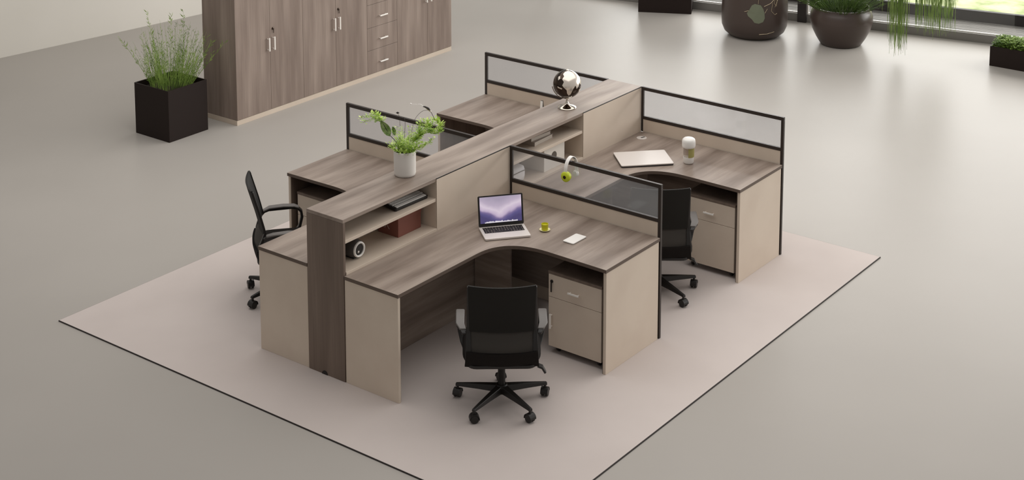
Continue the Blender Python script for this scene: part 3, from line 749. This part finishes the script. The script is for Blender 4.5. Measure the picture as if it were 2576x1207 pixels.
for k in range(22):
    x = -.118+k*.0108; dkm.box(x, x+.0098, -.083, -.083+random.uniform(.006, .012), .0009, .0012)
dkm.build('icon_dock', 'dock', scr)

sau = tag(MB().lathe([(.012, 0), (.024, .002), (.038, .009), (.0385, .011), (.024, .006), (.002, .005)], 32).build('saucer', 'pale_yellow', None, 0, 60), 'pale yellow saucer under the lime cup on the near desk', 'saucer')
sau.location = (1.405, -.770, H_)
cup = thing('espresso_cup', 'small lime-yellow cup on a saucer beside the laptop', 'cup', (1.405, -.770, H_+.0055), 0)
MB().lathe([(.018, 0), (.022, .003), (.0235, .012), (.0255, .046), (.0240, .0465), (.0222, .040), (.019, .01), (.002, .008)], 32).build('cup_body', 'yellow_glaze', cup, 0, 60)
MB().lathe([(.002, .036), (.0218, .036)], 24, close=False).build('drink', 'yellow_glaze', cup)
ph = thing('smartphone', 'white smartphone lying on the near desk beside the cup', 'phone', (1.403, -1.027, H_), R(-1))
pb = MB().prism(rrect(.160, .090, .010), .002, .009).build('body', 'white', ph, .0015)
MB().prism(rrect(.154, .084, .008), .0, .002).build('back_case', 'black', pb)
MB().prism(rrect(.150, .080, .007), .0091, .0094).build('screen', 'white', pb)
l2 = thing('closed_laptop', 'closed silver laptop on the desk behind the near screen', 'laptop', (3.017, -.556, H_), math.atan2(-.695, .72))
MB().prism(rrect(.418, .306, .014), .003, .011).build('base', 'keys', l2, .002)
MB().prism(rrect(.42, .308, .014), .0112, .020).build('lid', 'silver', l2, .002)
MB().prism(rrect(.36, .25, .02), 0, .003).build('foot_pad', 'black', l2)
tb = thing('travel_tumbler', 'white-lidded tumbler with an olive sleeve beside the closed laptop', 'tumbler', (3.175, -.875, H_), 0)
MB().lathe([(.030, 0), (.037, .003), (.041, .012), (.0425, .055)], 36).build('base_cup', 'white', tb, 0, 50)
MB().lathe([(.0405, .0555), (.0425, .132)], 36, close=False).build('clear_wall', 'clear', tb, 0, 50)
sl = MB(); ns = 14; a0 = math.atan2(-.605, -.796)
for i in range(ns+1):
    a = a0 - .15 + 1.9*i/ns; sl.v += [(.0438*math.cos(a), .0438*math.sin(a), .056), (.0445*math.cos(a), .0445*math.sin(a), .131)]
sl.f += [(2*i, 2*i+2, 2*i+3, 2*i+1) for i in range(ns)]
sl.build('sleeve', 'sleeve', tb, 0, 60)
lidt = MB().lathe([(.043, .128), (.050, .132), (.053, .145), (.053, .178), (.050, .193), (.040, .203), (.002, .205)], 36).build('lid', 'white', tb, 0, 60)
MB().box(-.012, .012, -.062, -.045, .165, .19).xform(Matrix.Rotation(R(80), 4, 'Z')).build('spout', 'white', lidt, .004)
# headphones hung over the near screen
hd = thing('headphones', 'white headphones with a lime ear cup hung on the near screen', 'headphones', (MOD, -.715, HS), 0)
path = curve((-.066, .004, -.075), (-.064, 0, -.03), (-.042, 0, .012), (0, 0, .032), (.042, 0, .012), (.064, 0, -.03), (.066, -.004, -.095))
MB().ribbon(path, .028, (0, 1, 0), .005).build('headband', 'white', hd, .001, 40)
MB().ribbon([Vector(p)*.90 + Vector((0, 0, -.001)) for p in path[12:25]], .022, (0, 1, 0), .004).build('band_pad', 'black', hd, 0, 40)
for sg, zc, mcup, sz in ((-1, -.100, 'lime_plastic', 1), (1, -.112, 'white', .62)):
    mx = Matrix.Translation((sg*.064, 0, zc)) @ Matrix.Rotation(R(90*sg), 4, 'Y') @ Matrix.Scale(sz, 4)
    ecup = MB().lathe([(.020, -.016), (.034, -.014), (.038, -.006), (.038, .006), (.032, .013), (.010, .015)], 28).xform(mx).build('ear_cup', mcup, hd, 0, 50)
    MB().lathe([(.012, .0152), (.012, .018), (.003, .018)], 20).xform(mx).build('cup_badge', 'smoke_chrome', ecup, 0, 50)
    MB().lathe([(.022, -.028), (.032, -.026), (.033, -.016), (.022, -.015)], 24).xform(mx).build('ear_cushion', mcup, ecup, 0, 50)

# ------------------------------------------------------------------ things on the shelves
Z1, Z0 = .986, H_+.018
k = thing('keyboard', 'dark keyboard with pale keys on the upper near shelf', 'keyboard', (.755, -.03, Z1+.0115), R(-2)); k.rotation_euler = (R(8), 0, R(-2))
kb2 = MB().prism(rrect(.33, .16, .012), 0, .022).build('body', 'black', k, .003)
box('wrist_rest', 'white', kb2, -.15, .15, -.074, -.045, .0222, .026, .001)
for r in range(4):
    for c in range(15):
        if r + c == 0: o = MB().box(-.009, .009, -.0085, .0085, 0, .006).build('key', 'white', kb2, .001); me1 = o.data
        else: o = bpy.data.objects.new('key', me1); col.objects.link(o); o.parent = kb2
        o.location = (-.1435+c*.0205, -.028+r*.026, .0223)
bx = thing('storage_box', 'russet card box with a pale mark on the lower near shelf', 'box', (.775, .035, Z0), 0)
bb = box('body', 'red_box', bx, -.12, .12, -.10, .085, 0, .112, .002)
box('lid', 'red_box', bx, -.123, .123, -.103, .088, .1125, .148, .002)
mk = MB().tube([(-.1215, .055 - .012*i + .004*math.sin(i*2), .06 + .018*math.sin(i*1.9)) for i in range(7)], .002, 5).build('printed_mark', 'print', bb)
spk = thing('speaker', 'round dark speaker with a white front ring on the lower near shelf', 'speaker', (.235, -.015, Z0), 0)
mx = Matrix.Translation((0, 0, .066)) @ Matrix.Rotation(R(90), 4, 'X')
sb = MB().lathe([(.015, -.085), (.035, -.08), (.055, -.06), (.065, -.02), (.065, .03), (.058, .06), (.05, .072)], 32).xform(mx).build('body', 'speaker_body', spk, 0, 60)
MB().lathe([(.040, .070), (.041, .079), (.046, .082), (.052, .079), (.054, .070)], 32, close=False).xform(mx).build('front_ring', 'white', spk, 0, 60)
cone = MB().lathe([(.037, .073), (.015, .062), (.004, .062)], 28).xform(mx).build('cone', 'black', spk, 0, 60)
MB().lathe([(.012, .063), (.010, .072), (.003, .075)], 18).xform(Matrix.Translation((-.006, 0, -.016)) @ mx).build('cone_cap', 'silver', cone, 0, 60)
MB().box(-.03, .03, -.05, .05, 0, .012).build('foot', 'black', spk, .003)
def book(label, loc, rz, w, d, h):
    t = thing('book', label, 'book', loc, R(rz), 'books on the far shelf')
    box('pages', 'paper', t, -w/2+.003, w/2-.004, -d/2+.004, d/2-.004, .003, h-.003, 0)
    MB().box(-w/2, w/2, -d/2, d/2, 0, .003).box(-w/2, w/2, -d/2, d/2, h-.003, h).box(-w/2, -w/2+.003, -d/2, d/2, .003, h-.003).build('cover', 'cover', t, .0008)
book('lower taupe book of the small stack on the far shelf', (2.335, .005, Z1), 2, .25, .17, .032)
book('upper taupe book of the small stack on the far shelf', (2.33, .012, Z1+.0325), -3, .24, .15, .028)
fb = thing('file_box', 'white file box with a round finger hole on the far lower shelf', 'file box', (2.415, .0, Z0), 0)
fbb = box('body', 'grey_card', fb, -.135, .135, -.125, .10, 0, .172, .002)
MB().lathe([(.034, 0), (.034, .0012)], 28).xform(Matrix.Translation((-.005, -.1255, .10)) @ Matrix.Rotation(R(90), 4, 'X')).build('finger_hole', 'hole', fbb)
pc = thing('pouch', 'soft pale pouch behind the near screen on the far lower shelf', 'pouch', (1.985, -.02, Z0), 0)
mb = MB(); n = 28
for (sc, z) in ((.8, 0), (.95, .008), (1, .04), (1, .075), (.93, .105), (.7, .12), (.02, .124)):
    for j in range(n):
        th = 2*math.pi*j/n; cs, sn = math.cos(th), math.sin(th)
        mb.v.append((.11*sc*math.copysign(abs(cs)**.5, cs), .085*sc*math.copysign(abs(sn)**.5, sn), z))
for i in range(6):
    for j in range(n): mb.f.append((i*n+j, i*n+(j+1) % n, (i+1)*n+(j+1) % n, (i+1)*n+j))
mb.f.append(tuple(reversed(range(n)))); mb.f.append(tuple(6*n+j for j in range(n)))
mb.build('body', 'cloth', pc, 0, 180)
MB().tube([(-.09, -.088, .085), (0, -.09, .088), (.09, -.088, .085)], .003, 5).build('zip', 'hole', pc)
# small standing card seen past the globe
cd = thing('tent_card', 'small white standing card with dark edge behind the globe', 'card', (3.01, .45, H_), R(-70))
cb = MB().box(-.010, .010, -.002, .002, 0, .275).xform(Matrix.Rotation(R(-10), 4, 'X')).build('front_leaf', 'white', cd)
MB().box(-.010, .010, -.002, .002, 0, .275).xform(Matrix.Translation((0, .11, 0)) @ Matrix.Rotation(R(10), 4, 'X')).build('back_leaf', 'black', cd)
